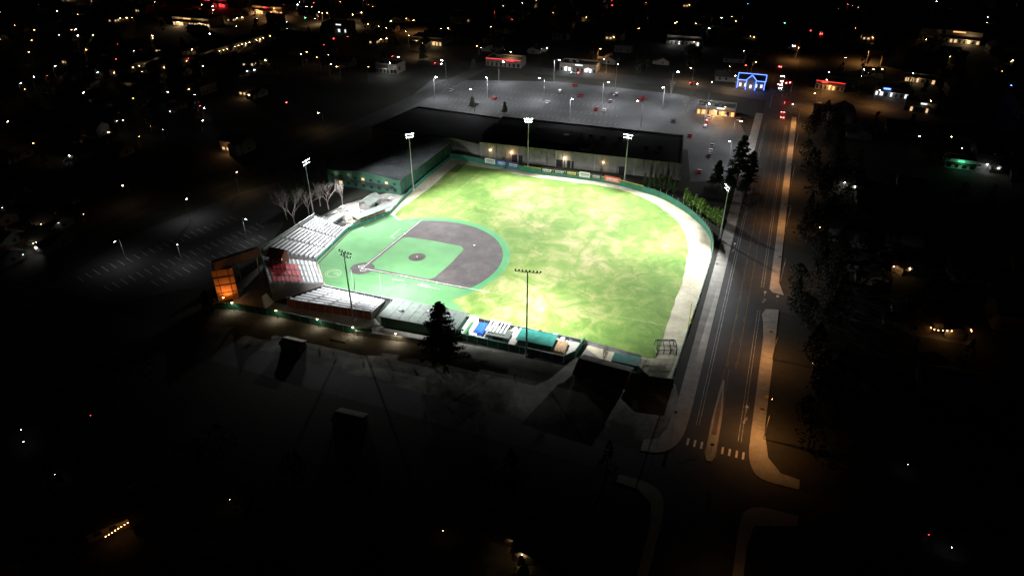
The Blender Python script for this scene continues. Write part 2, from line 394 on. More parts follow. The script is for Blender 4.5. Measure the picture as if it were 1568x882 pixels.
# ---------------------------------------------------------------- grandstand
def bleacher(name,f0,f1,b0_,b1,zf,zb,n,secs=3,redrows=None,extra=None):
    b=MB(); f0,f1,b0_,b1=map(Vector,(f0,f1,b0_,b1))
    def P(s,t,z):
        q=(f0.lerp(f1,s)).lerp(b0_.lerp(b1,s),t); return (q.x,q.y,z)
    for i in range(n):
        t0=i/n;t1=(i+1)/n; z=zf+(zb-zf)*i/(n-1); zp=z-(zb-zf)/(n-1) if i else 0
        b.poly([P(0,t0,z),P(1,t0,z),P(1,t1,z),P(0,t1,z)],'tread')
        b.poly([P(0,t0,zp),P(1,t0,zp),P(1,t0,z),P(0,t0,z)],'dark' if i else 'conc')
        b.poly([P(0,t0,0),P(0,t1,0),P(0,t1,z),P(0,t0,z)],'wallA'); b.poly([P(1,t0,0),P(1,t1,0),P(1,t1,z),P(1,t0,z)],'wallA')
        for k in range(secs):
            s0=k/secs+.02;s1=(k+1)/secs-.02
            red=redrows and redrows[0]<=i<=redrows[1] and k in redrows[2]
            if red:
                N=int((s1-s0)*(f1-f0).length*1.3/.62)+3
                for j in range(N):
                    a=s0+(s1-s0)*j/N; c=a+(s1-s0)/N*.9
                    ta=t0+.1/n; tb=t0+.85/n
                    b.poly([P(a,ta,z+.45),P(c,ta,z+.45),P(c,tb,z+.47),P(a,tb,z+.47)],'red')
                    b.poly([P(a,tb,z+.47),P(c,tb,z+.47),P(c,tb+.1/n,z+.95),P(a,tb+.1/n,z+.95)],'red')
            else:
                ta=t0+.40/n; tb=t0+.80/n
                b.poly([P(s0,ta,z+.45),P(s1,ta,z+.45),P(s1,tb,z+.45),P(s0,tb,z+.45)],'alu')
                b.poly([P(s0,ta,z+.36),P(s1,ta,z+.36),P(s1,ta,z+.45),P(s0,ta,z+.45)],'alu')
        for k in range(1,secs):
            s0=k/secs-.016;s1=k/secs+.016
            b.poly([P(s0,t0+.02/n,z+.2),P(s1,t0+.02/n,z+.2),P(s1,t0+.45/n,z+.2),P(s0,t0+.45/n,z+.2)],'conc')
            b.poly([P(s0,t0+.02/n,z),P(s1,t0+.02/n,z),P(s1,t0+.02/n,z+.2),P(s0,t0+.02/n,z+.2)],'conc')
    b.poly([P(0,1,0),P(1,1,0),P(1,1,zb+(1.1 if zb>4 else .5)),P(0,1,zb+(1.1 if zb>4 else .5))],'wallA' if not extra else extra)
    for z in(zb+1.1,zb+.6):
        b.tube(P(0,1,z),P(1,1,z),.05,.05,5,'steel')
    m=int((b1-b0_).length/2.5)
    for j in range(m+1): b.tube(P(j/m,1.003,0),P(j/m,1.003,zb+1.3),.09,.09,5,'steel')
    for s in(0,1): b.tube(P(s,0,zf+1),P(s,1,zb+1),.05,.05,5,'steel')
    return b.obj(name)
bleacher('bleachers',(-67.0,206.4),(-61.0,228.6),(-83.4,201.5),(-72.0,227.5),.9,6.6,12,3)
bleacher('grandstand',(-66.6,204.2),(-61.0,190.6),(-82.0,197.6),(-74.2,180.6),.9,6.6,13,4,(5,11,(1,2,3)))
bleacher('bleachers',(-60.0,188.2),(-39.5,180.4),(-68.8,177.6),(-41.9,170.6),.8,2.6,7,4,None,'brick')
b=MB(); b.box(-76.6,198.3,0,7.6,4.6,3.8,-.35,'brick'); b.gable(-76.6,198.3,4.6,3.8,7.6,9.2,-.35,'brick','brick',.7)
b.box(-74.5,197.5,6.2,7.3,.08,2.4,-.35,'glass'); b.box(-76.0,196.35,6.3,7.2,2.6,.08,-.35,'w_warm'); b.obj('press_booth')
b=MB()
for i in range(10): b.box(-74.6-.1*i,179.4-.2*i,.15,.15+.5*i,.55,2.2,-.3,'alu')
b.obj('access_stair')
b=MB(); b.prism([(-86,178),(-46,166.5),(-39,168),(-41,171.3),(-69,178.6),(-74.4,180.4),(-83.8,200.5),(-84,206),(-90,190)],0,.15,'conc'); b.obj('concourse_pavement')
b=MB(); b.prism([(-84.5,203),(-73,229),(-60.5,229.4),(-47.5,243.2),(-43,262),(-52,262),(-66,252),(-80,232)],0,.12,'conc'); b.obj('plaza_pavement')
b=MB()
b.box(-88.8,182.6,0,10.8,6.0,1.2,.30,'orangew'); 
for z in(2.6,5.3,8.0): b.box(-88.6,181.93,z,z+.16,6.1,.1,.30,'brick')
for t in(-1.5,1.5): b.box(-88.6+t,181.9+t*.3,0,10.7,.16,.14,.30,'brick')
dx=Vector((11,9)).normalized(); c=Vector((-85,185.8)); an=math.atan2(9,11)
b.box(c.x,c.y,10.9,14.2,14.5,.8,an,'dark'); b.box(c.x+.35,c.y-.45,11.2,13.9,13.8,.08,an,'brick')
for t in(-6,0,6): b.tube((c.x+dx.x*t,c.y+dx.y*t,0),(c.x+dx.x*t,c.y+dx.y*t,11),.22,.18,8,'steel')
b.obj('scoreboard')
def lamp_light(name,x,y,z,col,energy,parent=None,size=.25,spot=None,aim=None,blend=1,cut=None):
    L_=bpy.data.lights.new(name,'SPOT' if spot else 'POINT'); L_.energy=energy; L_.color=col; L_.shadow_soft_size=size
    if spot: L_.spot_size=math.radians(spot); L_.spot_blend=blend
    if cut: # photometric distribution: emission faded towards the horizontal in place of visors
        L_.use_nodes=True; t=L_.node_tree; em=[n for n in t.nodes if n.type=='EMISSION'][0]
        g=t.nodes.new('ShaderNodeNewGeometry'); s=t.nodes.new('ShaderNodeSeparateXYZ'); t.links.new(g.outputs['Incoming'],s.inputs[0])
        a=t.nodes.new('ShaderNodeMath'); a.operation='ABSOLUTE'; t.links.new(s.outputs['Z'],a.inputs[0])
        m=t.nodes.new('ShaderNodeMapRange'); m.interpolation_type='SMOOTHSTEP'; m.inputs['From Min'].default_value=cut[0]; m.inputs['From Max'].default_value=cut[1]
        t.links.new(a.outputs[0],m.inputs['Value']); t.links.new(m.outputs['Result'],em.inputs['Strength'])
    o=bpy.data.objects.new(name,L_); o.location=(x,y,z); sc.collection.objects.link(o)
    if spot:
        d=(Vector(aim)-Vector((x,y,z))) if aim else Vector((0,0,-1)); o.rotation_euler=d.to_track_quat('-Z','Y').to_euler()
    if parent: child(parent,o)
    return o
def wall_lamp(x,y,z,col,en,k,h0=0):
    b=MB(); b.tube((x,y,h0),(x,y,z),.05,.05,5,'dark'); b.box(x,y,z,z+.3,.36,.36,0,k); b.box(x,y,z+.303,z+.4,.6,.6,0,'dark'); o=b.obj('area_lamp')
    lamp_light('light',x,y-.1,z-.35,col,en,o,.08,165)
wall_lamp(-88.5,178.4,3.0,(1,.42,.12),300,'e_or')
o=MB(); o.box(-88.4,180.6,.05,.35,.6,.4,.3,'dark'); o=o.obj('wall_washer'); lamp_light('light',-88.0,179.6,.6,(1,.42,.13),1500,o,.1,120,(-88.6,182,6.5))

A1=math.atan2(e1.y,e1.x)
b=MB(); c=Vector((-52.6,238.6)); an=math.atan2(14,13.7)
b.box(c.x-2.2,c.y+2.2,0,2.7,15,.25,an,'wgreen'); b.box(c.x-.9,c.y+.9,2.7,2.95,15.6,4.2,an,'roofg'); b.box(c.x-1.2,c.y+1.2,.2,.65,13,.5,an,'wood')
for t in(-7,-3.5,0,3.5,7): b.tube((c.x+math.cos(an)*t+.6,c.y+math.sin(an)*t-.6,0),(c.x+math.cos(an)*t+.6,c.y+math.sin(an)*t-.6,2.7),.08,.08,6,'steel')
b.obj('dugout')
b=MB(); b.box(-61,239,.13,1.1,10,7,A1,'trim'); b.box(-61,239,1.103,1.2,9.6,6.6,A1,'wood')
for i in range(4):
    q=Vector((-61,239))+e1*(-3.6+2.4*i); b.box(q.x,q.y,1.85,1.95,1.0,2.6,A1,'white'); b.box(q.x,q.y,1.2,1.85,.2,1.6,A1,'steel')
    for sg in(-1,1): b.box(q.x+e1.x*.8*sg,q.y+e1.y*.8*sg,1.6,1.68,.35,2.6,A1,'alu')
b.obj('picnic_deck')
b=MB(); b.box(-56,249.5,0,3,8,5,A1,'wallA'); b.gable(-56,249.5,8,5,3,4.3,A1,'roofg','wallA',.5); b.box(-53.4,248.3,.2,2.2,.1,2,A1,'glass'); b.obj('concession_stand')
b=MB(); b.box(-66.5,233.5,0,2.8,9,3,A1,'wallA'); b.box(-66.5,233.5,2.803,2.95,9.4,3.6,A1,'roofg'); b.box(-64.9,232.8,1,2.2,5,.1,A1,'glass'); b.obj('ticket_booth')
for (x,y) in((-68.5,243),(-49.2,256),(-46.5,250),(-64,246),(-60,252),(-72,238),(-67,248)):
    b=MB(); b.box(x,y,.15,.3,2.2,.8,A1,'steel')
    for q in(-.9,.9): b.box(x+e1.x*q,y+e1.y*q,.3,.8,.1,.7,A1,'steel')
    b.box(x,y,.8,.88,2.4,.8,A1,'white'); 
    for q in(-.9,.9): b.box(x-e1.y*q*.9,y+e1.x*q*.9,.5,.57,2.4,.3,A1,'white')
    b.obj('picnic_table')

# green building
gb=[(-77.6,271.9),(-45.4,260.2),(-28.1,304.8),(-59.6,314.7)]
b=MB(); b.prism(gb,0,6.6,'wgreen')
V=[Vector(p) for p in gb]; rl=V[0].lerp(V[1],.5); rh=V[3].lerp(V[2],.5)
ex=(V[1]-V[0]).normalized()*.7; ey=(V[2]-V[1]).normalized()*.7
def q3(v,z): return (v.x,v.y,z)
b.poly([q3(V[0]-ex-ey,6.62),q3(rl-ey,8.4),q3(rh+ey,8.4),q3(V[3]-ex+ey,6.62)][::-1],'roofm')
b.poly([q3(V[1]+ex-ey,6.62),q3(V[2]+ex+ey,6.62),q3(rh+ey,8.4),q3(rl-ey,8.4)],'roofm')
b.poly([q3(V[0]-ey*.01,6.6),q3(V[1]-ey*.01,6.6),q3(rl-ey*.01,8.35)],'wgreen')
for i in range(1,24):
    t=i/24; a=V[1].lerp(V[2],t)+ex; c=rl.lerp(rh,t); b.tube(q3(a,6.66),q3(c,8.44),.05,.05,3,'roofm')
    a=V[0].lerp(V[3],t)-ex; b.tube(q3(a,6.66),q3(c,8.44),.05,.05,3,'roofm')
fr=(V[1]-V[0]); fa=math.atan2(fr.y,fr.x); sd=V[2]-V[1]; sa=math.atan2(sd.y,sd.x)
nf=Vector((fr.y,-fr.x)).normalized(); ns=Vector((sd.y,-sd.x)).normalized()
for i in range(9):
    p=V[0]+fr*((i+.7)/9.4)+nf*.05
    b.box(p.x,p.y,1.1,2.7,1.5,.12,fa,'w_warm' if i in(1,) else 'glass'); b.box(p.x,p.y,4.1,5.1,1.3,.12,fa,'w_warm' if i in(4,7) else 'glass')
p=V[0]+fr*.5+nf*1.0; b.box(p.x,p.y,3.35,3.53,fr.length*.8,2,fa,'dark')
for i in range(10):
    p=V[1]+sd*((i+.5)/10)+ns*.08; b.box(p.x,p.y,0,6.2,.3,.18,sa,'fgreen')
p=V[1]+sd*.5+ns*.1; b.box(p.x,p.y,6.25,6.55,sd.length,.2,sa,'trim')
gbo=b.obj('green_building')
for t in(.12,.3,.5,.78):
    p=V[0]+fr*t+nf*.5; lamp_light('light',p.x,p.y-.3,5.3,(1,.82,.55),45,gbo,.12)

# big store
b=MB()
st=[(-15,301.5),(72,275.5),(80,311),(-5,338)]; wg=[(-68,325),(-27.2,310),(-15.2,302),(-5.2,338.5),(-49,357)]
b.prism(st,0,7.2,'tan'); b.prism([(-13.8,302.2),(71,276.8),(78.7,310.2),(-4.4,336.6)],7.2,7.26,'roofd')
b.prism(wg,0,6.4,'tan','roofd')
def parapet(pl,z,h,k='trim'):
    wallpath(b,pl+[pl[0]],z,h,.35,k)
parapet([(-14.8,301.7),(71.8,275.7),(79.8,310.9),(-4.8,337.8)],7.203,.4,'tan'); parapet([(-67.8,325),(-27.2,310.2),(-15.4,302.4),(-5.4,338.3),(-49,356.8)],6.403,.3,'roofd')
a=Vector(st[0]);c=Vector(st[1]);d=c-a;wa=math.atan2(d.y,d.x);n=Vector((d.y,-d.x)).normalized()
for i in range(26):
    p=a+d*(i+.3)/26+n*.12; b.box(p.x,p.y,0,7.6,.5,.24,wa,'trim' if i%5==0 else 'tan')
for t,ww,zz in((.2,5,1),(.42,4,1),(.47,3,1),(.72,4,1)):
    p=a+d*t+n*.1; b.box(p.x,p.y,.1,3.4,ww,.12,wa,'dark')
b.prism([(30,291),(34,290),(36,297),(32,298)],7.27,8.6,'roofd')
b.prism([(-14,309),(28,296.5),(33,313),(-9,326)],7.27,8.2,'roofd')
for i in range(9):
    x=ru(-2,70); y=301.5-(x+15)*.3+ru(8,28); b.box(x,y,7.27,8.5,ru(1.4,2.4),ru(1.2,2),wa,'steel' if i%3==0 else 'dark')
bso=b.obj('supermarket_building')
for t,cc,e in((.06,(1,.7,.4),60),(.17,(1,.6,.3),220),(.44,(1,.85,.6),240),(.63,(1,.6,.3),60)):
    p=a+d*t+n*1.0; 
    k=MB(); k.box(p.x-n.x*.7,p.y-n.y*.7,4.3,4.6,.3,.25,wa,'e_warm'); o=k.obj('wall_lamp'); lamp_light('light',p.x,p.y,4.2,cc,e,o,.1)

# ---------------------------------------------------------------- first-base side
b=MB(); cl=[(-38.6,167.6),(-35.2,176.6),(-13.6,168.7),(-16.2,160.8)]
b.prism(cl,0,3.6,'wgreen'); b.prism([(-39.3,167.2),(-35.5,177.3),(-12.8,168.9),(-15.9,160.1)],3.603,3.85,'roofg',bottom=True)
for i in range(1,8):
    t=i/8; p=Vector(cl[0]).lerp(Vector(cl[3]),t); q=Vector(cl[1]).lerp(Vector(cl[2]),t); b.tube((p.x,p.y,3.88),(q.x,q.y,3.88),.06,.06,4,'roofg')
for t,s_ in((.2,.4),(.55,.6),(.8,.35)):
    p=Vector(cl[0]).lerp(Vector(cl[3]),t).lerp(Vector(cl[1]).lerp(Vector(cl[2]),t),s_); b.box(p.x,p.y,3.86,4.6,1.1,1.0,-.37,'steel')
b.obj('clubhouse')
b=MB(); wallpath(b,[(-91,176.6),(-85.1,176.4),(-70,172.2),(-45.6,163.6),(-40.5,163.2)],0,2.3,.12,'fgreen','fgreen',3.5); b.obj('perimeter_fence')
b=MB(); wallpath(b,[(-45,162.9),(-25.2,158.6),(-17,157.6)],0,1.6,.25,'tan','trim',4); b.obj('block_wall')
b=MB(); wallpath(b,[(-15.8,161),(14,150),(17.4,152.5),(20.5,158.6)],0,2.3,.12,'fgreen','fgreen',3); b.obj('bullpen_fence')
b=MB(); wallpath(b,[(20.5,158.8),(27.6,155.3),(35.6,151.4)],0,1.6,.08,'steel'); b.obj('field_gate_fence')
b=MB(); wallpath(b,[(33.6,146),(36,141.5),(42.2,140.2)],0,2.4,.1,'fgreen','fgreen',2.5); wallpath(b,[(33.6,146),(35.6,151.4)],0,2.0,.08,'steel'); b.obj('corner_fence')
for (x,y) in((-85,176),(-70.4,171.8),(-57,167.2),(-45.8,163.2),(-33,160)): wall_lamp(x,y-.3,2.9,(1,.9,.72),190,'e_warm')
O=Vector((-14.9,162.6)); ux=Vector((.9475,-.32)); uy=Vector((.32,.9475)); ba=math.atan2(ux.y,ux.x)
def BB(b,u,v,z0,z1,su,sv,k,rot=0): 
    p=O+ux*u+uy*v; b.box(p.x,p.y,z0,z1,su,sv,ba+rot,k)
b=MB(); BB(b,16.5,4.2,0,.12,34,8.2,'conc'); b.obj('bullpen_pavement')
b=MB()
BB(b,2.6,4,.12,2.4,.12,8,'white');BB(b,.3,4,.12,2.4,.12,8,'white'); BB(b,1.45,7.9,.12,2.4,2.2,.12,'white'); BB(b,1.45,4,.12,.3,2.1,7.6,'turf'); b.obj('storage_stall')
b=MB(); BB(b,4.8,4.2,.12,1.3,2.6,5.2,'blue'); BB(b,4.8,4.2,1.303,1.5,2.0,4.4,'blue'); BB(b,3.8,1.0,.12,.9,1.2,1.2,'white'); b.obj('tarp_covered_cart')
b=MB()
for v in(1.6,6.9): 
    for u in(7.2,10,12.8): p=O+ux*u+uy*v; b.tube((p.x,p.y,.12),(p.x,p.y,2.7),.07,.07,5,'steel')
for i in range(6): BB(b,7.4+i*1.08,4.3,2.7,2.8,.5,6,'white')
BB(b,10,1.7,2.81,2.9,6,.15,'steel'); BB(b,10,6.8,2.81,2.9,6,.15,'steel'); b.obj('pergola')
b=MB(); BB(b,11.2,2.4,.12,2.0,6.2,3.4,'wallC'); BB(b,11.2,2.4,2.003,2.15,6.8,4.0,'roofg'); BB(b,11.2,.6,.8,1.6,3,.1,'glass'); b.obj('equipment_shed')
b=MB(); BB(b,17.5,6.6,.12,1.0,8,2.2,'white'); 
for i in range(5): BB(b,14.6+i*1.5,6.6,1.003,1.5,1.1,1.6,'trim')
b.obj('storage_bins')
b=MB()
BB(b,22,3.4,.12,2.2,10,5,'wgreen'); BB(b,22,3.4,2.203,2.4,10.8,5.8,'teal'); b.obj('batting_tunnel')
b=MB(); BB(b,29.3,3.0,.12,1.2,2.8,5,'wood'); 
for i in range(9): BB(b,29.3,.7+i*.56,1.203,1.27,3.0,.48,'wood')
for i in range(4): BB(b,28+i*.9,.3,1.27,2.2,.1,.1,'wood')
b.obj('wooden_deck')
b=MB()
for i in range(14): BB(b,1+i*2.3,7.4+.5*(i%2),.12,ru(.5,1.6),ru(.5,1.3),ru(.5,.9),random.choice(['white','trim','steel','alu','dark']),ru(-.3,.3))
b.obj('equipment_clutter')
b=MB(); b.prism([(26.9,148.8),(28.2,152.3),(35.2,150.4),(33.6,146.3)],0,1.9,'wgreen','teal'); b.obj('tarp_covered_shed')
b=MB(); b.box(24.2,143.6,0,2.6,13,8,-.42,'wallA'); b.gable(24.2,143.6,13,8,2.6,4.3,-.42,'shingle','wallA',.6)
for i in(-5,-1,3): b.box(24.2+i*.91-4.1*.41,143.6-i*.41-4.05*.91,1,2.2,1.4,.1,-.42,'glass')
b.obj('storage_building')
for x,y,w_,d_,a_ in((-61.5,156.5,6,3.6,-.35),(-39.5,126,7,4.5,-.3)):
    b=MB(); b.box(x,y,0,2.2,w_,d_,a_,'hA'); b.gable(x,y,w_,d_,2.2,3.0,a_,'wallB','hA',.3); b.box(x+math.sin(a_)*d_*.51,y-math.cos(a_)*d_*.51,.1,1.9,1.4,.06,a_,'dark'); b.obj('shed')
b=MB(); b.box(-49.5,161.3,.03,.25,5,3,-.3,'conc'); b.box(-49.5,161.3,.253,.35,4.6,2.6,-.3,'conc'); b.obj('concrete_pad')
sheet('gravel_lot',[(-135,190),(-92,177.5),(-85,176.5),(-70,172.3),(-45.6,163.8),(-40,168),(-17,160),(14,150.5),(20,158),(34,150),(43,141),(42,118),(-14,98),(-70,105),(-135,140)],.012,'gravel')

# ---------------------------------------------------------------- stadium light poles
poles=[(-40.9,265.1,24.4,3.2),(7,287.6,23.2,3.2),(47.2,270.6,22.2,3.4),(75.0,221.4,21.2,3.4),(-77.0,243,22,3.8),(-47.3,170.2,23.3,4.4),(4.0,153.0,27.2,6.6)]
aims=[(-10,215),(5,215),(18,212),(8,212),(-20,222),(-15,218),(15,212)]
pw=[160,185,185,215,160,205,190]
for (x,y,h,hw),(ax,ay),e in zip(poles,aims,pw):
    b=MB(); b.tube((x,y,0),(x,y,h),.3,.15,10,'steel'); b.tube((x,y,0),(x,y,.8),.6,.6,10,'conc')
    d=Vector((ax-x,ay-y)).normalized(); pr=Vector((-d.y,d.x)); an=math.atan2(pr.y,pr.x)
    for r,(z,wd) in enumerate(((h,hw),(h-1.2,hw*.8))):
        if r==1 and hw>5: continue
        b.box(x,y,z-.08,z+.08,wd,.14,an,'steel')
        N=(8 if hw>5 else 5) if r==0 else 4
        for i in range(N):
            o=(i/(N-1)-.5)*wd; cx=x+pr.x*o+d.x*.35; cy=y+pr.y*o+d.y*.35
            b.tube((cx,cy,z+.2),(cx+d.x*.34,cy+d.y*.34,z-.04),.14,.27,8,'dark')
            p0=Vector((cx+d.x*.36,cy+d.y*.36,z-.055)); dd=Vector((d.x*.38,d.y*.38,-.27)).normalized(); u=dd.orthogonal().normalized(); w2=dd.cross(u)
            b.poly([tuple(p0+(u*math.cos(k*math.pi/3)+w2*math.sin(k*math.pi/3))*.24) for k in range(6)],'e_stad')
    po=b.obj('stadium_light_pole')
    for sg in(-1,1):
        a_=math.radians(27)*sg; dd=Vector((d.x*math.cos(a_)-d.y*math.sin(a_),d.x*math.sin(a_)+d.y*math.cos(a_)))
        lamp_light('floodlight',x+d.x*1.2+pr.x*sg*hw*.25,y+d.y*1.2+pr.y*sg*hw*.25,h-.7,(.96,.985,1),e*1000*.95,po,.2,104,(x+dd.x*39,y+dd.y*39,0),1,(.125,.245))

# ---------------------------------------------------------------- main road
d_=Vector((.359,.9333)); n_=Vector((.9333,-.359)); RO=Vector((59,167.4))
def RP(n,t): p=RO+d_*t+n_*n; return (p.x,p.y)
sheet('road',[RP(0,-170),RP(14.6,-170),RP(14.6,900),RP(0,900)],.03,'asphalt')
sheet('side_street',[RP(-.2,-66.2),RP(-.2,-57.3),RP(-260,-57.3),RP(-260,-66.2)],.025,'asphalt')
sheet('side_street',[RP(14.4,-64.5),RP(14.4,-56.5),RP(260,-56.5),RP(260,-64.5)],.025,'asphalt')
sheet('road_corner',[RP(-9,-57.4),RP(0,-40),RP(0,-80),RP(-9,-66)],.027,'asphalt'); sheet('road_corner',[RP(24,-57),RP(14.5,-44),RP(14.5,-78),RP(24,-64.3)],.027,'asphalt')
sheet('driveway',[RP(14.5,15),RP(14.5,27),RP(70,24),RP(70,17)],.026,'asphalt')
def slab(name,pts,h=.14,k='conc'):
    b=MB(); b.prism([RP(*p) for p in pts],0,h,k); return b.obj(name)
def sm(pts,a,c,n=4): # round the corner run pts[a:c]
    return pts[:a]+smooth(pts[a:c],n)+pts[c:]
slab('pavement',sm([(0,212),(0,-38),(-.4,-48),(-2,-53.5),(-5,-56.5),(-9,-57.3),(-9,-53.5),(-6,-52),(-4.6,-48),(-3.8,-38),(-3.8,212)],1,6))
slab('pavement',sm([(-12,-66.4),(-7,-66.3),(-3,-67.5),(-1,-71),(-.6,-77),(-.6,-170),(-2.6,-170),(-2.6,-77),(-3.6,-72),(-7,-69),(-12,-68.8)],0,5))
slab('pavement',sm([(13.4,12),(14.2,15.2),(18,16.2),(18,10),(17.6,-40),(19,-49),(22,-53),(26,-53.5),(26,-56.5),(19,-56.5),(16.2,-54.5),(14.8,-50),(14.6,-44),(14.6,0),(14.0,8)],8,13))
slab('pavement',[(14.6,28),(15.6,26),(19,25.6),(17.2,33),(17.0,212),(14.6,212)])
slab('pavement',sm([(26,-64.3),(19,-64.4),(16,-66.2),(14.9,-69),(14.6,-76),(14.6,-170),(16.6,-170),(16.6,-76),(17.6,-70),(26,-67)],0,5))
slab('road_median',[(6.0,-24),(6.4,-24),(7.1,-34),(7.5,-40),(7.5,-53),(7.0,-55),(5.7,-55),(5.2,-53),(5.2,-40),(5.6,-30)],.15)
slab('median_planting',[(6.2,-28),(6.8,-36),(6.9,-46),(5.8,-46),(5.8,-36)],.17,'mulch')
b=MB()
for t in range(-37,212,3): b.poly([(*RP(-3.8,t),.146),(*RP(0,t),.146),(*RP(0,t+.07),.146),(*RP(-3.8,t+.07),.146)],'asphalt')
for t in range(34,212,3): b.poly([(*RP(14.6,t),.146),(*RP(17.0,t),.146),(*RP(17.0,t+.07),.146),(*RP(14.6,t+.07),.146)],'asphalt')
for t in range(-40,12,3): b.poly([(*RP(14.7,t),.146),(*RP(17.5,t),.146),(*RP(17.5,t+.07),.146),(*RP(14.7,t+.07),.146)],'asphalt')
b.obj('pavement_joints')
b=MB()
def pl(n0,t0,n1,t1,wd,k='wpaint',z=.045):
    p=Vector(RP(n0,t0));q=Vector(RP(n1,t1));d=(q-p).normalized();nn=Vector((-d.y,d.x))*wd/2
    b.poly([(*(p-nn),z),(*(p+nn),z),(*(q+nn),z),(*(q-nn),z)][::-1],k)
for n0 in(1.9,2.6): pl(n0,-44,n0,196,.12)
for n0 in(12.0,12.7): 
    pl(n0,-46,n0,14,.12); pl(n0,28,n0,196,.12)
for t in range(-18,196,12):
    pl(6.5,t,6.5,t+3,.1,'ypaint'); pl(8.5,t,8.5,t+3,.1,'ypaint')
pl(6.15,-18,6.15,196,.1,'ypaint'); pl(8.85,-18,8.85,196,.1,'ypaint')
pl(5.0,-54,5.9,-19,.11,'ypaint'); pl(7.7,-54,7.0,-19,.11,'ypaint')
for n0 in(.9,2.5,4.1,8.9,10.5,12.1,13.6): pl(n0,-51.6,n0,-49.2,.5,'paint')
for n0,t0 in((12.9,-38),(13.4,20),(1.0,50)):
    for s in(-.45,.45):
        for i in range(10):
            a0=i*math.pi/5;a1=(i+1)*math.pi/5
            P=lambda r,a: RP(n0+.5*s+r*math.cos(a)*.5,t0+s*1.6+r*math.sin(a))
            b.poly([(*P(.4,a0),.046),(*P(.55,a0),.046),(*P(.55,a1),.046),(*P(.4,a1),.046)],'paint')
    pl(n0-.1,t0-.6,n0+.1,t0+.6,.12); pl(n0,t0+3,n0,t0+5,.18)
    b.poly([(*RP(n0-.5,t0+5),.046),(*RP(n0+.5,t0+5),.046),(*RP(n0,t0+6.2),.046)],'paint')
b.obj('road_markings')
for n0,t0,k in((17.0,-30,'yel'),(6.4,-52,'yel'),(17.0,20,'white'),(-3.4,40,'white'),(-3.4,-44,'red')):
    x,y=RP(n0,t0); s_=MB(); s_.tube((x,y,.14),(x,y,2.9),.04,.04,6,'steel'); s_.box(x,y-.06,2.2,2.95,.75,.03,-.36,k); s_.obj('traffic_sign')
def roadline(name,pts,wd,z,k='asphalt'):
    b=MB(); P=smooth(pts,6)
    for i in range(len(P)-1):
        p=Vector(P[i]);q=Vector(P[i+1])
        g=lambda j:(Vector(P[min(len(P)-1,j+1)])-Vector(P[max(0,j-1)])).normalized()
        a,c=g(i),g(i+1); na=Vector((-a.y,a.x))*wd/2; nc=Vector((-c.y,c.x))*wd/2
        b.poly([(*(p+na),z),(*(p-na),z),(*(q-nc),z),(*(q+nc),z)],k)
    return b.obj(name)
roadline('cross_street',[(-420,600),(-260,545),(-82,485),(86.8,430),(148,396),(230,356),(330,322),(520,270)],16,.028)
roadline('left_street',[(-260,20),(-205,120),(-167,193),(-120,280),(-78,350),(-30,440),(20,540)],11,.024)
roadline('avenue',[(-330,460),(-200,560),(-110,640),(-20,740),(60,900)],12,.022)
sheet('far_parking_lot',[(-66,362),(-49.8,432),(26.7,428),(96,402),(122,378),(112,300),(92,276),(76,274),(83,312),(60,322),(-4,342),(-48,361)],.02,'lot')
sheet('left_parking_lot',[(-150,190),(-137,228),(-113,262),(-100,275),(-90,256),(-86,232),(-88,205),(-100,190),(-125,180)],.02,'asphalt')
b=MB(); 
def stall(ox,oy,dx,dy,n,step,ln,z=.03,k='wpaint'):
    d=Vector((dx,dy)).normalized(); m=Vector((-d.y,d.x))
    for i in range(n):
        p=Vector((ox,oy))+d*step*i
        q=p+m*ln; wv=d*.06; b.poly([(*(p-wv),z),(*(p+wv),z),(*(q+wv),z),(*(q-wv),z)],k)
stall(-140,193,.62,.78,22,2.7,5,.03,'paint'); stall(-128,187,.62,.78,22,2.7,5,.03,'paint'); stall(-114,190,.62,.78,16,2.7,5,.03,'paint')
for r in range(5): stall(-44+r*3,420-r*15,.95,-.31,40-r*2,2.8,4.6)
stall(92,300,.36,.93,20,2.8,5); stall(112,310,.36,.93,18,2.8,5)
b.obj('parking_markings')

# ---------------------------------------------------------------- vegetation
def leafq(b,p,s,k):
    a=Vector((ru(-1,1),ru(-1,1),ru(-1,1))).normalized(); u=a.orthogonal().normalized()*s; v=a.cross(u).normalized()*s*ru(.5,.9)
    b.poly([p-u-v*.4,p+u*.2-v,p+u+v*.3,p-u*.3+v],k)
def conifer(h,r,nb,ks=('leaf1','leaf2'),ls=.36,base=.1):
    b=MB(); b.tube((0,0,0),(0,0,h*.55),h*.02,h*.012,8,'bark'); b.tube((0,0,h*.55),(.1,0,h*.98),h*.012,.03,6,'bark')
    for i in range(nb):
        t=base+(1-base)*(i/nb)**1.05; z=h*t; L_=r*(1-t)**.55*ru(.5,1.15)+.3; a=ru(0,6.283)
        e=Vector((math.cos(a)*L_,math.sin(a)*L_,ru(-.12,.22)*L_)); p0=Vector((0,0,z))
        b.tube(p0,p0+e,.05,.02,3,'bark')
        n=int(5+L_*4.2)
        for j in range(n):
            s=(.25+.8*(j+R())/n); p=p0+e*s+Vector((ru(-.4,.4),ru(-.4,.4),ru(-.3,.35)))*.9
            leafq(b,p,ls*ru(.6,1.3),ks[0] if R()<.6 else ks[1])
    return b.mesh('pine_tree')
